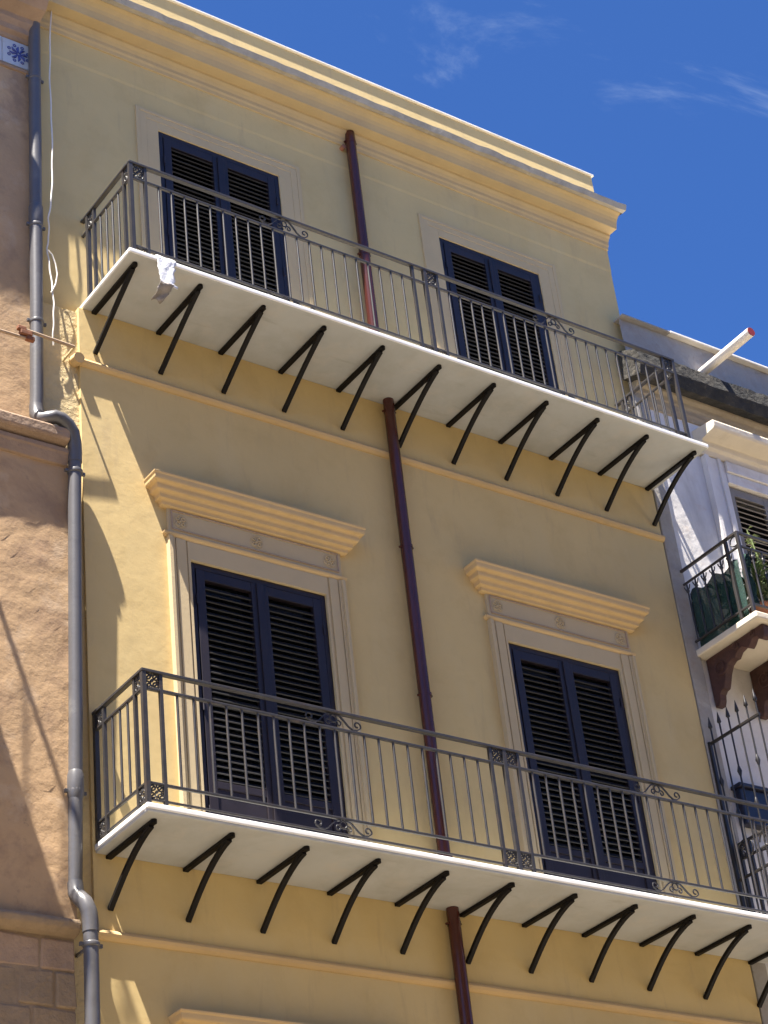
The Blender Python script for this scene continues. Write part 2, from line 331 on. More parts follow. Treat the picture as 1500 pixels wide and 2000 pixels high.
# ---- lower windows: fluted jambs, frieze panel with rosettes, hood
def rosette(cx, cz, y, parent):
    m = MB()
    for k in range(4):
        a = math.pi / 4 + k * math.pi / 2; m.tube([(cx + .030 * math.cos(a) + .014 * math.cos(q), y, cz + .030 * math.sin(a) + .014 * math.sin(q)) for q in [2 * math.pi * i / 10 for i in range(10)]], .0055, 5, closed=True)
    m.tube([(cx + .050 * math.cos(q), y + .001, cz + .050 * math.sin(q)) for q in [2 * math.pi * i / 20 for i in range(20)]], .004, 5, closed=True)
    m.tube([(cx, y - .008, cz), (cx, y + .006, cz)], [.008, .013], 8)
    m.build('rosette', 'beige_trim', parent)
def fancy(x0, x1, zf, zt, bx0, bx1, dz=0):
    m = MB()
    for s, (o, i) in ((1, (bx0, x0)), (-1, (x1, bx1))):
        e, inn = (bx0, x0) if s == 1 else (bx1, x1); wd = (inn - e)
        steps = [(0, .16, -.046), (.16, .30, -.030), (.30, .36, -.018), (.36, .80, -.026), (.80, .88, -.014), (.88, 1, -.020)]
        for a, b, y in steps:
            q = sorted((e + wd * a, e + wd * b)); m.box(q[0], q[1], y, .003, zf, zt + (.148 if b < .9 else 0))
    m.box(x0 - (x0 - bx0) * .12, x1 + (bx1 - x1) * .12, -.020, .003, zt, zt + .148)
    sur = m.build('window_surround', 'beige_trim', HOUSE, .002)
    z0 = zt + .150
    MB().mitre([(.020, z0), (.022, z0 + .006), (.030, z0 + .013), (.034, z0 + .022), (.036, z0 + .032), (.018, z0 + .036)], bx0 + .006, bx1 - .006).build('window_lintel_moulding', 'yellow_trim', HOUSE, .002)
    fz0 = z0 + .034; fz1 = zt + .385
    fr = MB().box(bx0 + .01, bx1 - .01, -.022, .003, fz0 + .004, fz1).build('frieze_panel', 'beige_trim', HOUSE, .002)
    a0, a1, c0, c1 = bx0 + .035, bx1 - .035, fz0 + .030, fz1 - .012
    b = MB(); t = .008
    b.box(a0, a1, -.032, -.020, c0, c0 + t); b.box(a0, a1, -.032, -.020, c1 - t, c1); b.box(a0, a0 + t, -.032, -.020, c0 + t, c1 - t); b.box(a1 - t, a1, -.032, -.020, c0 + t, c1 - t)
    b.build('panel_border', 'groove_trim', fr, .002)
    for cx in (a0 + .075, (a0 + a1) / 2, a1 - .075): rosette(cx, (c0 + c1) / 2, -.025, fr)
    h = fz1 - .002
    MB().mitre([(.022, h), (.048, h + .006), (.050, h + .030), (.056, h + .036), (.078, h + .042), (.081, h + .070), (.088, h + .080), (.112, h + .088), (.116, h + .100), (.117, h + .124),
                (.122, h + .132), (.146, h + .140), (.150, h + .152), (.152, h + .178), (.158, h + .188), (.160, h + .20), (.0, h + .212)], bx0, bx1).build('window_hood', 'yellow_trim', HOUSE, .003)
fancy(.817, 1.951, 6.83, 9.10, .638, 2.115)
fancy(3.623, 4.756, 6.83, 9.10, 3.455, 4.925)
fancy(.83, 1.94, .13, 5.2, .638, 2.115); fancy(3.63, 4.75, .13, 5.2, 3.455, 4.925)
for a, b, c, d in LOW_DOORS:
    dm = MB(); xm = (a + b) / 2
    for p, q in ((a + .02, xm - .004), (xm + .004, b - .02)):
        dm.box(p, q, .06, .10, c, d - .01)
        for k in range(4): dm.box(p + .08, q - .08, .045, .062, c + .15 + k * 1.23, c + 1.22 + k * 1.23)
    dm.build('house_door', 'door_wood', HOUSE, .004)

# ---- balconies
BAL_R = .0088
def balcony(X0, X1, zb, zt, dep, ytop, rx0, rx1, ry, ztop, zmid, zbot, zlow, nb, sidey, bx, bdep, bdrop, bow, name_low, missing):
    sl_ = MB().box(X0, X1, -dep, ytop, zb, zt).build('balcony', ['marble'], HOUSE, .010)
    MB().box(X0 - .006, X1 + .006, -dep - .007, -dep + .03, zt - .036, zt + .003).build('slab_edge', 'marble_edge', sl_, .008)
    MB().box(X0 - .006, X0 + .03, -dep + .031, ytop - .002, zt - .036, zt + .003).build('slab_edge', 'marble_edge', sl_, .008)
    def rail(name, p, q, w_, h_):
        p, q = Vector(p), Vector(q); m = MB()
        if abs(p.x - q.x) > .01: m.box(p.x, q.x, p.y - w_ / 2, p.y + w_ / 2, p.z - h_ / 2, p.z + h_ / 2)
        else: m.box(p.x - w_ / 2, p.x + w_ / 2, min(p.y, q.y), max(p.y, q.y), p.z - h_ / 2, p.z + h_ / 2)
        m.build(name, 'iron', sl_, .004)
    rows = [('handrail', ztop - .011, .036, .022), ('mid_rail', zmid, .022, .020), ('bottom_rail', zbot, .020, .018)] + ([('lowest_rail', zlow, .016, .014)] if zlow else [])
    for nm, z, w_, h_ in rows:
        rail(nm, (rx0 - w_ / 2, ry, z), (rx1 + w_ / 2, ry, z), w_, h_)
        for x in (rx0, rx1): rail(nm, (x, ry + w_ / 2 + .0005, z), (x, ytop, z), w_, h_)
    bal = MB().tube([(0, 0, 0), (0, 0, zmid - zbot - .019)], BAL_R, 8).mesh('baluster', 'iron')
    pst = MB().box(-.0115, .0115, -.0115, .0115, 0, ztop - .022 - zt - .001).mesh('post', 'iron')
    big = MB().box(-.015, .015, -.015, .015, 0, ztop - .022 - zt - .001).mesh('post', 'iron')
    def put(me, nm, x, y, z): obj(nm, me, sl_, 0, (x, y, z))
    xc = (rx0 + rx1) / 2; step = (xc - rx0 - .24) / nb
    e = .121
    for x in (rx0, xc, rx1): put(big, 'post', x, ry, zt + .0005)
    for x in (rx0 + e, xc - e, xc + e, rx1 - e): put(pst, 'post', x, ry, zt + .0005)
    half = (xc - e) - (rx0 + e)
    for s_ in (0, 1):
        a = rx0 + e if s_ == 0 else xc + e
        for k in range(1, nb): put(bal, 'baluster', a + half * k / nb + random.uniform(-.002, .002), ry, zbot + .0095)
    for x in (rx0, rx1):
        put(big, 'post', x, -.02, zt + .0005)
        for k, y in enumerate(sidey):
            put(pst if k in (0, len(sidey) - 1) else bal, 'post' if k in (0, len(sidey) - 1) else 'baluster', x, y, (zt + .0005) if k in (0, len(sidey) - 1) else zbot + .0095)
    # cast ornament squares beside the posts
    def orn(hw, hh):
        m = MB(); q = min(hw, hh)
        for sx in (-1, 1):
            for sz in (-1, 1):
                cx, cz = sx * hw * .54, sz * hh * .54
                m.tube([(cx + hw * .36 * math.cos(a), 0, cz + hh * .36 * math.sin(a)) for a in [2 * math.pi * i / 12 for i in range(12)]], q * .13, 6, closed=True)
                m.tube([(cx, -.006, cz), (cx, .006, cz)], q * .15, 6)
        m.tube([(0, -.006, 0), (0, .006, 0)], q * .22, 8)
        for sx in (-1, 1):
            m.bar([(sx * hw * .97, 0, -hh), (sx * hw * .97, 0, hh)], .010, .004, Vector((0, 1, 0)))
        for p in ((-1, 0), (1, 0), (0, -1), (0, 1)): m.tube([(p[0] * hw * .6, 0, p[1] * hh * .6), (p[0] * hw, 0, p[1] * hh)], q * .11, 6)
        return m
    tz, th = (ztop - .022 + zmid + .010) / 2, (ztop - .022 - zmid - .010) / 2
    lo = (zlow + .007) if zlow else zt
    bz, bh = (zbot - .009 + lo) / 2, (zbot - .009 - lo) / 2
    ot = orn(e / 2 - .010, th).mesh('ornament', 'iron'); ob_ = orn(e / 2 - .010, bh).mesh('ornament', 'iron')
    for k, x in enumerate((rx0 + e / 2, xc - e / 2, xc + e / 2, rx1 - e / 2)):
        if k not in missing: obj('ornament', ot, sl_, 0, (x, ry, tz))
        obj('ornament', ob_, sl_, 0, (x, ry, bz))
    hs_ = abs(sidey[0] + .02) / 2
    ost = orn(hs_ - .010, th).mesh('ornament', 'iron'); osb = orn(hs_ - .010, bh).mesh('ornament', 'iron')
    for x in (rx0, rx1):
        for yc in ((sidey[0] - .02) / 2, (sidey[-1] + ry) / 2):
            for me, z in ((ost, tz), (osb, bz)):
                o = obj('ornament', me, sl_, 0, (x, yc, z)); o.rotation_euler.z = math.pi / 2
    # scrollwork at the middle of each panel
    def scroll(h):
        m = MB(); r = .0062
        for s in (-1, 1):
            body = [(s * .02, 0, h * .90), (s * .05, 0, h * .80), (s * .085, 0, h * .2), (s * .115, 0, -h * .45), (s * .15, 0, -h * .86), (s * .185, 0, -h * .80), (s * .215, 0, -h * .35)]
            m.bar(body, .012, .008, Vector((0, 1, 0)))
            cur = spiral(s * .187, -h * .10 + .0, .030, .010, (0 if s == 1 else math.pi) - s * .25, s * .85, 0, 18)
            m.tube(cur, r, 6)
            m.tube(spiral(s * .040, -h * .30, .026, .008, (math.pi if s == 1 else 0), -s * 1.1, 0, 18), r * .9, 6)
        m.tube([(.026 * math.cos(q), 0, h * .30 + .026 * math.sin(q)) for q in [2 * math.pi * i / 14 for i in range(14)]], r, 6, closed=True)
        return m
    st_ = scroll(th).mesh('scroll', 'iron'); sb_ = scroll(bh).mesh('scroll', 'iron')
    for x in ((rx0 + xc) / 2, (rx1 + xc) / 2):
        obj('scroll', st_, sl_, 0, (x, ry, tz)); o = obj('scroll', sb_, sl_, 0, (x, ry, bz))
    # iron brackets
    for k, x in enumerate(bx):
        m = MB(); bw = .040
        m.bar([(x, 0, zb - .013), (x, -bdep, zb - .013)], bw, .024)
        m.tube([(x, -bdep, zb - .002), (x, -bdep, zb - .026)], bw / 2, 10)
        cur = bow[k] if isinstance(bow, (list, tuple)) else bow
        A = Vector((x, -bdep + .03, zb - .028)); B = Vector((x, .0, zb - bdrop)); path = []
        for i in range(13):
            t = i / 12; p = A.lerp(B, t); nrm = Vector((0, -.5, -.85)).normalized(); p = p - nrm * (cur * math.sin(math.pi * t ** .8)); path.append(p)
        m.bar(path, .034, .028)
        m.build('bracket', 'bracket_iron', sl_, .003)
    return sl_
UB = [.124 + .5369 * k for k in range(11)]
balcony(.035, 5.575, 11.062, 11.102, .715, UY, .088, 5.398, -.68, 11.972, 11.817, 11.172, None, 22, [-.118, -.212, -.305, -.398, -.49, -.583],
        UB, .625, .385, [.004, .008, .012, .014, .018, .026, .03, .032, .036, .038, .04], 'u', {1})
LB = [.108 + .5455 * k for k in range(11)]
balcony(.015, 5.80, 6.768, 6.822, .672, 0, .034, 5.690, -.648, 7.745, 7.612, 6.968, 6.860, 22, [-.135, -.24, -.34, -.44, -.54],
        LB, .575, .355, [.040, .046, .044, .048, .046, .05, .046, .05, .048, .046, .046], 'l', set())
# ---- brown downpipe, in three runs between the balconies
def collar(m, x, y, z, r): m.tube([(x, y, z - .012), (x, y, z + .012)], r, 14)
for (z0, z1) in ((11.102, 14.0), (6.822, 11.061), (.13, 6.767)):
    y = -.062 + (UY if z0 > 11 else 0); x = 2.712
    p = MB().tube([(2.700 if 6 < z0 < 11 else x, y, z0), (x, y, z1 - .03), (x, y, z1)], .0455, 16).build('downpipe', 'brown_pipe', HOUSE)
    zz = z1 - .11
    while zz > z0 + .2:
        m = MB(); collar(m, x, y, zz, .049); m.box(x - .007, x + .007, y + .03, y + .064, zz - .008, zz + .008); m.tube([(x - .049, y - .012, zz), (x - .055, y + .02, zz)], .009, 6); m.tube([(x + .049, y - .012, zz), (x + .055, y + .02, zz)], .009, 6)
        m.build('pipe_clamp', 'brown_pipe', p); zz -= 1.27
MB().tube([(2.645, UY, 13.83), (2.645, UY - .05, 13.83)], .022, 10).build('pipe_stub', 'terracotta', HOUSE, .003, label='small orange pipe stub beside the downpipe top')

# ------------------------------------------------------------------ brown house on the left
LH = thing('brown_house', 'weathered brown house with rough plaster and stone ledges beside the grey drainpipe', 'house', (-4, 0, 0))
def rough_wall(x0, x1, z0, z1, y, amp, cell, parent, m_, name='wall', depth=.4):
    nx = max(2, int((x1 - x0) / cell)); nz = max(2, int((z1 - z0) / cell)); v = []; f = []
    for j in range(nz + 1):
        for i in range(nx + 1): v.append((x0 + (x1 - x0) * i / nx, y + random.uniform(-amp, amp), z0 + (z1 - z0) * j / nz))
    for j in range(nz):
        for i in range(nx): f.append((j * (nx + 1) + i, j * (nx + 1) + i + 1, (j + 1) * (nx + 1) + i + 1, (j + 1) * (nx + 1) + i))
    m = MB().add(v, f, True)
    rim = [i for i in range(nx + 1)]
    m.add([v[(nx + 1) * j + nx] for j in range(nz + 1)] + [(x1, y + depth, v[(nx + 1) * j + nx][2]) for j in range(nz + 1)], [(j, j + nz + 1, j + nz + 2, j + 1) for j in range(nz)])
    m.add([(x0, y, z1), (x1, y, z1), (x1, y + depth, z1), (x0, y + depth, z1)], [(0, 1, 2, 3)])
    return m.build(name, m_, parent)
rough_wall(-8, -.300, 9.72, 13.97, .060, .004, .06, LH, 'brown_plaster')
rough_wall(-8, -.14, 6.2, 9.72, -.045, .005, .06, LH, 'brown_plaster')
MB().box(-8, -.305, .46, 7, 0, 13.97).build('wall', 'brown_plaster', LH)
MB().box(-8, -.165, -.043, .39, 0, 6.2).build('wall', 'tufa_block', LH)
# ledges
MB().prism([(-.03, 9.70), (-.13, 9.735), (-.145, 9.75), (-.15, 9.82), (-.13, 9.84), (0, 9.86)], -8, -.165).build('ledge', 'brown_stone', LH, .008)
MB().prism([(-.03, 9.565), (-.068, 9.572), (-.075, 9.60), (-.088, 9.645), (-.098, 9.66), (-.098, 9.695), (-.03, 9.705)], -8, -.150).build('ledge', 'brown_stone', LH, .005)
MB().prism([(-.03, 6.17), (-.09, 6.18), (-.125, 6.205), (-.135, 6.24), (-.12, 6.268), (-.03, 6.285)], -8, -.155).build('ledge', 'tufa_block', LH, .01)
# ashlar under the lower ledge
z = 6.165; row = 0
while z > 5.0:
    h = random.uniform(.19, .23); x = -.155; k = 0
    while x > -2.4:
        wd = random.uniform(.22, .30) if not (k == 0 and row % 2) else random.uniform(.12, .15)
        y = -.052 + random.uniform(-.009, .006)
        bk_ = MB().box(x - wd + .005, x - .005, y, .001, z - h + .005, z - .005)
        bk_.v = [(px_ + random.uniform(-.008, .004), py_ + (random.uniform(-.008, .008) if py_ < 0 else 0), pz_ + random.uniform(-.008, .004)) for px_, py_, pz_ in bk_.v]
        bk_.build('stone_block', random.choice(('tufa_block', 'tufa_block', 'brown_stone')), LH, .014)
        x -= wd; k += 1
    z -= h; row += 1
# eaves and the glazed tile frieze
MB().prism([(.065, 13.59), (.045, 13.60), (.035, 13.63), (.0, 13.65), (-.005, 13.70), (-.035, 13.74), (-.04, 13.79), (-.15, 13.82), (-.20, 13.88), (-.245, 13.97), (.065, 13.985)], -8, -.300).build('eaves', 'brown_stone', LH, .004)
MB().prism([(.065, 13.275), (.045, 13.28), (.04, 13.305), (.055, 13.325), (.065, 13.325)], -8, -.305).build('ledge', 'brown_stone', LH, .003)
for k in range(6):
    x1 = -.310 - k * .272
    t = MB().box(x1 - .268, x1, -.0 + .050, .068, 13.327, 13.588).build('tile', 'tile_glaze', LH, .004)
    m = MB(); cx, cz = x1 - .134, 13.457; y = .048
    for q in range(8):
        a = q * math.pi / 4; m.tube([(cx + .018 * math.cos(a), y, cz + .018 * math.sin(a)), (cx + .05 * math.cos(a + .2), y, cz + .05 * math.sin(a + .2)), (cx + .078 * math.cos(a), y, cz + .078 * math.sin(a))], [.006, .013, .004], 6)
        m.tube([(cx + .086 * math.cos(a + .39) + .012 * math.cos(b), y, cz + .086 * math.sin(a + .39) + .012 * math.sin(b)) for b in [i * math.pi / 4 for i in range(8)]], .0045, 5, closed=True)
    m.tube([(cx + .016 * math.cos(b), y, cz + .016 * math.sin(b)) for b in [i * math.pi / 6 for i in range(12)]], .007, 5, closed=True)
    m.build('tile_pattern', 'tile_blue', t)
MB().box(-8, -.95, -.36, .1, 13.972, 14.02).build('shade_overhang', 'brown_stone', LH, .01)  # added overhang out of view, only there to shade the upper plaster
MB().box(-8, -.305, .02, 7, 14.021, 14.05).build('roof', 'roof_tile', LH)
# its balcony, just outside the frame, throws the slanting bands on the plaster
lb = MB().box(-4.4, -1.50, -.75, -.03, 9.86, 9.94).build('balcony', 'marble', LH, .008)
MB().box(-4.4, -1.52, -.735, -.71, 10.83, 10.86).build('handrail', 'iron', lb); MB().box(-1.545, -1.515, -.71, -.03, 10.83, 10.86).build('handrail', 'iron', lb)
for k in range(7): MB().tube([(-1.53, -.05 - .105 * k, 9.94), (-1.53, -.05 - .105 * k, 10.83)], .008, 6).build('baluster', 'iron', lb)
for k in range(24): MB().tube([(-1.65 - .113 * k, -.722, 9.94), (-1.65 - .113 * k, -.722, 10.83)], .008, 6).build('baluster', 'iron', lb)
for x in (-1.7, -3.0, -4.2): MB().prism([(-.04, 9.859), (-.62, 9.859), (-.62, 9.81), (-.2, 9.60), (-.1, 9.30), (-.04, 9.2)], x - .06, x + .06).build('bracket', 'brown_stone', lb, .01)

# ------------------------------------------------------------------ grey drainpipe between the houses
GP = thing('drainpipe', 'long grey drainpipe with an S bend between the brown and the yellow house', 'drainpipe', (-.117, -.08, .13))
def arc(c, r, a0, a1, n=10): return [(c[0] + r * math.cos(a0 + (a1 - a0) * i / n), c[1], c[2] + r * math.sin(a0 + (a1 - a0) * i / n)) for i in range(n + 1)]
yp = -.075
yu = .0
path = [(-.328, yu, 13.82), (-.333, yu, 12.2), (-.337, yu, 11.0), (-.345, yu, 10.15), (-.350, yu, 10.03)]
MB().tube(path, .048, 18).build('pipe', 'grey_pipe', GP)
bend = [(-.350, yu, 10.06), (-.351, yu - .005, 9.985), (-.348, yu - .03, 9.935), (-.335, yu - .065, 9.905), (-.31, yp - .03, 9.90), (-.27, yp - .06, 9.905), (-.225, yp - .06, 9.90), (-.175, yp - .055, 9.872), (-.135, yp - .045, 9.82), (-.115, yp - .03, 9.75), (-.108, yp - .02, 9.68), (-.107, yp - .015, 9.60)]
MB().tube(bend, .050, 18).build('pipe_bend', 'grey_pipe', GP)
low = [(-.107, yp - .015, 9.62), (-.116, yp - .012, 9.2), (-.132, yp + .008, 7.65), (-.152, yp + .026, 6.52)]
MB().tube(low, .046, 18).build('pipe', 'grey_pipe', GP)
b2 = [(-.152, yp + .026, 6.53), (-.153, yp + .016, 6.46), (-.150, yp - .03, 6.41), (-.140, yp - .075, 6.365), (-.122, yp - .085, 6.31), (-.114, yp - .085, 6.25), (-.113, yp - .085, 6.18)]
MB().tube(b2, .050, 18).build('pipe_bend', 'grey_pipe', GP)
MB().tube([(-.113, yp - .085, 6.2), (-.117, yp - .085, 5.4), (-.117, yp - .085, .13)], .046, 18).build('pipe', 'grey_pipe', GP)
for x, y, z in ((-.335, yu, 11.70), (-.338, yu, 10.80), (-.108, yp - .015, 9.52), (-.141, yp + .016, 7.13), (-.113, yp - .085, 6.10), (-.330, yu, 13.2)):
    m = MB(); m.tube([(x, y, z - .016), (x, y, z - .010), (x, y, z + .010), (x, y, z + .016)], [.048, .054, .054, .048], 16); m.box(x - .008, x + .008, y + .04, max(.03, y + .06), z - .010, z + .010)
    m.box(x - .075, x - .05, y - .008, y + .012, z - .012, z + .012); m.box(x + .05, x + .075, y - .008, y + .012, z - .012, z + .012)
    m.build('pipe_clamp', 'grey_pipe', GP, .002)
MB().tube([(-.142, yp + .017, 7.08), (-.1415, yp + .016, 7.11), (-.139, yp + .014, 7.24), (-.1385, yp + .014, 7.27)], [.046, .0535, .0535, .046], 18).build('pipe_socket', 'grey_pipe', GP)
MB().tube([(-.334, yu, 11.72), (-.334, yu, 11.74), (-.334, yu, 11.88), (-.334, yu, 11.90)], [.048, .0545, .0545, .048], 18).build('pipe_socket', 'grey_pipe', GP)

# ------------------------------------------------------------------ cable, tie rod, torn sheet
cpts = [(-.215, 14.25), (-.232, 13.62), (-.238, 13.2), (-.236, 12.75), (-.248, 12.3), (-.262, 11.98), (-.282, 11.80), (-.270, 11.66), (-.285, 11.52), (-.272, 11.35), (-.262, 11.12), (-.258, 10.95), (-.262, 10.75), (-.255, 10.60)]
pp = []
for i in range(len(cpts) - 1):
    for k in range(6):
        t = k / 6; a, b = cpts[i], cpts[i + 1]; pp.append((a[0] + .038 + (b[0] - a[0]) * t + .003 * math.sin(i * 6 + k), -.02 + .02 * math.sin(i + t), a[1] + (b[1] - a[1]) * t))
MB().tube(pp, .0065, 8).build('cable', 'cable_white', label='loose white cable hanging down beside the grey drainpipe', cat='cable')
lp = [(-.295, 11.47), (-.262, 11.44), (-.235, 11.36), (-.222, 11.27), (-.238, 11.17), (-.275, 11.08)]
MB().tube([(a + .035, -.04, b) for a, b in lp], .0055, 8).build('cable', 'cable_white', label='short curled end of white cable beside the drainpipe', cat='cable')
TR = thing('tie_rod', 'rusty iron tie rod with a clamp crossing the grey drainpipe', 'rod', (-.4, -.16, 10.55))
MB().tube([(-2.4, -.145, 10.50), (-.47, -.145, 10.50)], .012, 8).build('rod', 'weathered_rod', TR)
MB().tube([(-.53, -.155, 10.565), (-.12, -.145, 10.555)], .012, 8).build('rod', 'weathered_rod', TR)
MB().box(-.545, -.455, -.175, -.130, 10.515, 10.552).box(-.565, -.50, -.170, -.135, 10.552, 10.585).box(-.50, -.435, -.170, -.135, 10.480, 10.515).build('clamp', 'rust', TR, .006)
MB().box(-2.42, -2.38, -.15, .0, 10.46, 10.54).build('rod_anchor', 'rust', TR, .004); MB().box(-.125, -.110, -.15, .05, 10.545, 10.565).build('rod_anchor', 'old_plaster', TR, .004)

def sheet(name, rows, m_, parent=None, thick=.004):
    n = len(rows[0]); v = [p for r in rows for p in r]; f = [(j * n + i, j * n + i + 1, (j + 1) * n + i + 1, (j + 1) * n + i) for j in range(len(rows) - 1) for i in range(n - 1)]
    o = MB().add(v, f, True).build(name, m_, parent); s = o.modifiers.new('solid', 'SOLIDIFY'); s.thickness = thick; return o
TS = thing('torn_plastic_sheet', 'torn white plastic sheet hanging over the marble balcony edge', 'plastic sheet', (.36, -.73, 11.1))
rows = []
for j in range(13):
    t = j / 12; z = 11.108 - .255 * t; w0 = .240 + .02 * t + random.uniform(-.004, .004); w1 = .402 - .008 * t - (.03 * abs(math.sin(t * 9)) if .2 < t < .9 else 0) + random.uniform(-.006, .006)
    if j == 0: rows.append([(w0 + (w1 - w0) * i / 8, -.66, 11.108) for i in range(9)])
    rows.append([(w0 + (w1 - w0) * i / 8, -.730 - .003 * math.sin(i * 1.3 + j * .8) - .015 * t, z - .004 * math.sin(i * .9) * t - .018 * i / 8 * t) for i in range(9)])
sheet('sheet_front', rows, 'torn_sheet', TS)
rows = []
for j in range(9):
    t = j / 8; w0 = .255 - .02 * t + random.uniform(-.004, .004); w1 = .365 - .055 * t + random.uniform(-.008, .008)
    rows.append([(w0 + (w1 - w0) * i / 6, -.752 + .012 * math.sin(i + j) + .10 * t, 10.855 + .01 * math.sin(i) - .105 * t) for i in range(7)])
sheet('sheet_tail', rows, 'torn_sheet_shaded', TS)

# ------------------------------------------------------------------ white house on the right
RH = thing('white_house', 'stained white house with a mouldy black cornice and small iron balcony', 'house', (9, 0, 0))
RX = XR + .012; RY = .03
hm = wall_with_holes(RX, 13, 0, 12.35, [(6.56, 7.62, 9.54, 11.43)], .25)
hm.v = [(x, y + RY, z) for x, y, z in hm.v]
hm.build('wall', 'white_plaster', RH)
MB().box(RX, 13, RY + .3, 7, 0, 12.85).build('wall', 'white_plaster', RH)
MB().box(RX + .003, RX + .155, -.005, RY - .001, 0, 12.1).build('corner_strip', 'grey_render', RH, .006)
rough_wall(RX + .01, 13, 12.5, 12.97, -.005, .006, .05, RH, 'grey_render', 'parapet', .25)
MB().box(RX + .6, 13, -.065, .27, 12.972, 12.998).build('coping', 'coping_white', RH, .006)
MB().box(RX + .01, RX + .598, -.062, .27, 12.972, 12.992).build('coping', 'grey_render', RH, .006)
# mouldy cornice: ragged front face
m = MB(); n = 90; v = []
for i in range(n + 1):
    x = 5.505 + (13 - 5.505) * i / n; r = [random.uniform(-.009, .009) for _ in range(4)]
    v += [(x, RY, 12.26), (x, -.19 + r[0], 12.19 + r[1] * .6), (x, -.225 + r[2], 12.31 + r[0]), (x, -.21 + r[1], 12.455 + r[3] * .6), (x, RY, 12.58)]
m.add(v, [(5 * i + k, 5 * i + k + 1, 5 * i + k + 6, 5 * i + k + 5) for i in range(n) for k in range(4)], False); m.add(v[:5], [(0, 1, 2, 3, 4)])
m.build('cornice', 'mould_stone', RH, label='ragged cornice blackened by mould')
MB().prism([(RY, 12.02), (.015, 12.025), (.005, 12.06), (-.005, 12.08), (-.01, 12.13), (-.025, 12.14), (-.03, 12.18), (-.06, 12.21), (-.065, 12.25), (RY, 12.25)], RX + .02, 13).build('cornice_moulding', 'stained_stone', RH, .006)
MB().tube([(6.52, .20, 12.64), (6.52, -.70, 12.66)], .047, 18).build('spout', 'pvc_white', RH, label='white plastic spout poking out over the parapet')
MB().tube([(6.52, -.701, 12.66), (6.52, -.708, 12.66)], .044, 18).build('spout_mouth', 'red_cap', RH)
# window hood, surround and shutters of its balcony door
MB().prism([(RY, 11.66), (-.015, 11.665), (-.03, 11.71), (-.06, 11.73), (-.07, 11.78), (-.235, 11.80), (-.25, 11.82), (-.255, 11.87), (-.24, 11.89), (RY, 11.93)], 6.26, 7.95).build('window_hood', 'cream_stone', RH, .006)
jm = MB()
for a, b, y in ((6.30, 6.345, -.035), (6.345, 6.46, -.012), (6.46, 6.50, -.03), (6.50, 6.56, .0), (7.62, 7.68, .0), (7.68, 7.72, -.03), (7.72, 7.84, -.012)): jm.box(a, b, y, RY - .001, 9.54, 11.655)
jm.box(6.56, 7.62, -.01, RY - .001, 11.43, 11.54); jm.box(6.56, 7.62, -.03, RY - .002, 11.545, 11.655)
jm.build('window_surround', 'white_plaster', RH, .004)
for a, b in ((6.57, 7.085), (7.095, 7.61)):
    lf = MB().box(a, a + .07, .03, .07, 9.56, 11.42).box(b - .07, b, .03, .07, 9.56, 11.42).box(a + .07, b - .07, .032, .07, 11.33, 11.42).box(a + .07, b - .07, .032, .07, 9.56, 9.75).box(a + .07, b - .07, .032, .07, 10.50, 10.57)
    leaf = lf.build('shutter_leaf', 'grey_wood', RH, .003)
    pts = [(u * .74 - q * .67, u * .67 + q * .74) for u, q in ((-.028, -.005), (.028, -.005), (.028, .005), (-.028, .005))]
    sm = MB().prism(pts, -(b - a - .14) / 2, (b - a - .14) / 2).mesh('slat', 'grey_wood'); z = 9.79
    while z < 11.31:
        if not 10.46 < z < 10.60: obj('slat', sm, leaf, 0, ((a + b) / 2, .05, z))
        z += .058
MB().add([(6.56, .27, 9.54), (7.62, .27, 9.54), (7.62, .27, 11.43), (6.56, .27, 11.43)], [(0, 1, 2, 3)]).build('dark_backing', 'dark_room', RH)  # flat matte sheet, its dark colour stands in for the room's shade
# its balcony
rb = MB().box(5.685, 8.3, -.73, RY, 9.435, 9.498).build('balcony', 'cream_stone', RH, .012)
def console(x0, x1):
    pr = [(RY - .01, 9.434), (-.66, 9.434), (-.675, 9.41), (-.67, 9.37)] + [(-.63 + .036 * math.cos(a), 9.345 + .036 * math.sin(a)) for a in [math.radians(q) for q in (180, 225, 270, 315)]]
    pr += [(-.58, 9.365), (-.53, 9.37), (-.50, 9.335), (-.465, 9.31), (-.43, 9.335), (-.40, 9.355), (-.34, 9.34), (-.30, 9.30), (-.255, 9.305), (-.21, 9.28), (-.17, 9.22), (-.14, 9.15), (-.12, 9.11), (-.085, 9.105), (-.06, 9.08), (-.05, 9.03), (-.03, 8.99), (RY - .01, 8.99)]
    c_ = MB().prism(pr, x0, x1).build('console', 'console_brown', rb, .006)
    for cy_, cz_, ra, rb_, a0_, tn, tr in ((-.13, 9.30, .085, .02, math.pi, 1.4, .010), (-.34, 9.385, .04, .01, 0, 1.3, .008), (-.55, 9.40, .03, .008, 0, 1.2, .007)):
        MB().tube(swap(spiral(cy_, cz_, ra, rb_, a0_, tn, 0, 24), x0 - .004), tr, 6).build('console_scroll', 'console_brown', rb)
for x in (5.80, 6.30, 7.3): console(x, x + .075)
ri = -.70
for nm, z, ww in (('handrail', 10.262, .024), ('mid_rail', 10.13, .018), ('bottom_rail', 9.575, .018)):
    MB().box(5.700 - ww / 2, 8.28, ri - ww / 2, ri + ww / 2, z - ww / 2, z + ww / 2).build(nm, 'iron', rb, .003)
    MB().box(5.700 - ww / 2, 5.700 + ww / 2, ri + ww / 2 + .0005, RY, z - ww / 2, z + ww / 2).build(nm, 'iron', rb, .003)
fb = MB().tube([(0, 0, -.55), (0, 0, .0)], .0085, 8)
fb.tube([(0, 0, -.09), (0, 0, -.07), (0, 0, -.05)], [.009, .018, .009], 8)
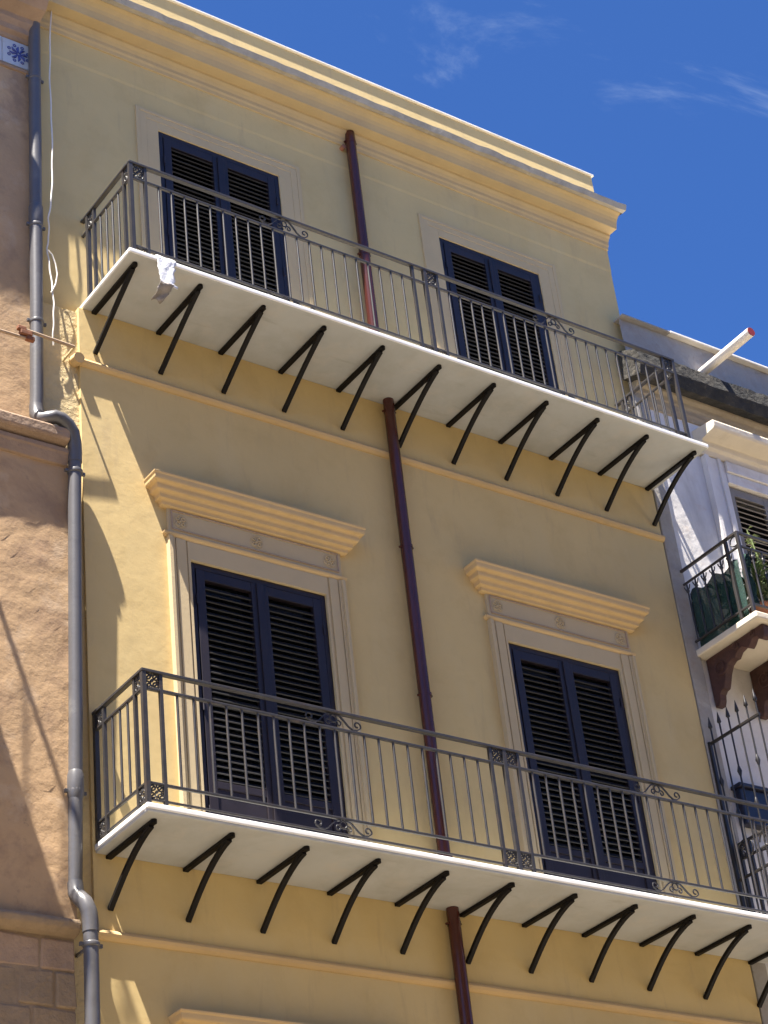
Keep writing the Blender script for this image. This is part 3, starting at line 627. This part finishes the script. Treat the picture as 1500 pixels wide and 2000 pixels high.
for s in (-1, 1): fb.tube([(0, s * (.002 + .03 * math.sin(q)), -.06 + .05 * (1 - math.cos(q))) for q in [i * .2 for i in range(8)]], .006, 6)
fbm = fb.mesh('baluster', 'iron')
for k in range(6): obj('baluster', fbm, rb, 0, (5.700, -.04 - .105 * k, 10.122))
for k in range(20):
    o = obj('baluster', fbm, rb, 0, (5.83 + .12 * k, ri, 10.122)); o.rotation_euler.z = math.pi / 2
for x, y in ((5.700, ri), (5.700, ri + .14)): MB().box(x - .014, x + .014, y - .014, y + .014, 9.499, 10.25).build('post', 'iron', rb, .003)
for k in range(8):
    cx = 5.98 + .24 * k
    q = MB().tube(spiral(cx, 9.88, .075, .015, 0, 1.4, ri - .012, 26), .006, 6).tube(spiral(cx, 9.72, .06, .012, math.pi, -1.3, ri - .012, 24), .006, 6)
    q.build('scroll', 'iron', rb)
MB().tube([(5.700, -.66 + .05 * math.cos(a), 10.196 + .045 * math.sin(a)) for a in [i * math.pi / 8 for i in range(16)]], .007, 6, closed=True).build('ornament', 'iron', rb)
# lower balcony of the white house (just its edge shows)
lb2 = MB().box(5.92, 8.3, -.66, RY, 6.80, 6.90).build('balcony', 'cream_stone', RH, .012)
for z in (7.72, 7.0): MB().box(5.94, 8.28, -.635, -.615, z - .01, z + .01).build('handrail', 'iron', lb2, .003)
for k in range(18): MB().tube([(5.98 + .125 * k, -.625, 6.9), (5.98 + .125 * k, -.625, 7.71)], .008, 8).build('baluster', 'iron', lb2)
MB().box(5.80, 6.12, -.055, RY, 7.93, 8.24).build('meter_cabinet', 'blue_box', RH, .01, label='dark blue cabinet fixed on the white wall')
MB().box(5.78, 6.14, -.085, RY - .002, 8.242, 8.275).build('cabinet_top', 'blue_box', RH, .006)

lampb = MB().tube([(5.98, -.10, 7.74), (6.02, -.16, 7.70), (6.05, -.21, 7.675)], [.045, .075, .085], 16).build('wall_lamp', 'grey_render', RH)
MB().tube([(6.051, -.2115, 7.6745), (6.055, -.217, 7.672)], .078, 16).build('lamp_glass', 'coping_white', lampb)
MB().tube([(5.98, RY, 7.76), (5.98, -.10, 7.74)], .014, 8).build('lamp_arm', 'iron', lampb)

# green netting and plants on that balcony
rows = [[(5.725 + .006 * math.sin(i * 2.1 + j), -.03 - .60 * i / 14, 9.505 + (.53 + .03 * math.sin(i * 1.1)) * j / 8) for i in range(15)] for j in range(9)]
sheet('green_netting', rows, 'net_green', None, .003)
o = bpy.data.objects['green_netting']; o['label'] = 'dark green netting tied inside the side railing of the small balcony'; o['category'] = 'netting'
rows = [[(5.735 + .10 * i / 5 + .01 * math.sin(j), -.655 + .015 * math.sin(i + j * 1.7), 9.60 + .50 * j / 8) for i in range(6)] for j in range(9)]
sheet('green_netting', rows, 'net_green', None, .003)
o = bpy.data.objects['green_netting.001']; o['label'] = 'crumpled strip of green netting at the balcony corner post'; o['category'] = 'netting'
def plant(name, label, x, y, h, nl, spread, mm, lw, stems=3):
    t = thing(name, label, 'plant', (x, y, 9.499))
    pr = [(0, .075), (.16, .105), (.165, .115), (.19, .115)]
    MB().tube([(x, y, 9.499 + a) for a, _ in pr], [b for _, b in pr], 14).build('pot', 'terracotta', t)
    sm = MB(); lf = MB()
    for s in range(stems):
        a = random.uniform(0, 6.28); tip = Vector((x + spread * .5 * math.cos(a), y + spread * .5 * math.sin(a), 9.69 + h * random.uniform(.75, 1))); base = Vector((x, y, 9.67))
        sm.tube([base, base.lerp(tip, .5) + Vector((.02, 0, .02)), tip], [.010, .008, .004], 6)
        for k in range(nl):
            p = base.lerp(tip, random.uniform(.15, 1)); d = Vector((random.uniform(-1, 1), random.uniform(-1, 1), random.uniform(-.3, .9))).normalized(); ln = random.uniform(.08, .16) * spread / .25
            sd = d.cross(Vector((0, 0, 1))).normalized() * lw; q = p + d * ln * .5 + Vector((0, 0, .01)); e = p + d * ln - Vector((0, 0, .02))
            lf.add([p, q + sd, e, q - sd], [(0, 1, 2, 3)])
    sm.build('stem', mm, t); lf.build('foliage', mm, t)
plant('potted_plant', 'bushy dark green pot plant behind the green netting', 5.98, -.30, .34, 60, .26, 'leaf_green', .014, 5)
plant('potted_plant', 'spiky pot plant with long leaves beside the balcony corner post', 5.99, -.55, .42, 50, .30, 'leaf_green', .009, 5)
plant('potted_plant', 'tall pale green pot plant rising above the iron balcony rail', 6.18, -.50, 1.02, 26, .14, 'leaf_pale', .016, 2)

# ------------------------------------------------------------------ spiked iron divider between the two lower balconies
DV = thing('spiked_divider', 'black iron divider with spear tips at the end of the lower balcony', 'iron divider', (5.60, -.3, 6.823))
dx = 5.605
MB().box(dx - .014, dx + .014, -.028, .0, 6.8225, 8.62).build('post', 'divider_iron', DV, .003)
for z, t in ((8.60, .011), (7.42, .010), (6.90, .009)): MB().box(dx - t, dx + t, -.60, -.0285, z - t, z + t).build('rail', 'divider_iron', DV, .002)
for k in range(6):
    y = -.06 - .105 * k; zt = 8.72
    m = MB().tube([(dx, y, 6.823), (dx, y, zt)], .0075, 8).tube([(dx, y, zt), (dx, y, zt + .012), (dx, y, zt + .04), (dx, y, zt + .11)], [.008, .018, .014, .001], 8)
    zk = 8.25 - (k % 2) * .32; m.tube([(dx, y, zk - .045), (dx, y, zk), (dx, y, zk + .045)], [.008, .02, .008], 8)
    m.build('spear_bar', 'divider_iron', DV)
for k in range(2):
    MB().tube(swap(spiral(-.17 - .25 * k, 7.62, .10, .02, 0, 1.6, 0, 28), dx), .007, 6).build('scroll', 'divider_iron', DV)
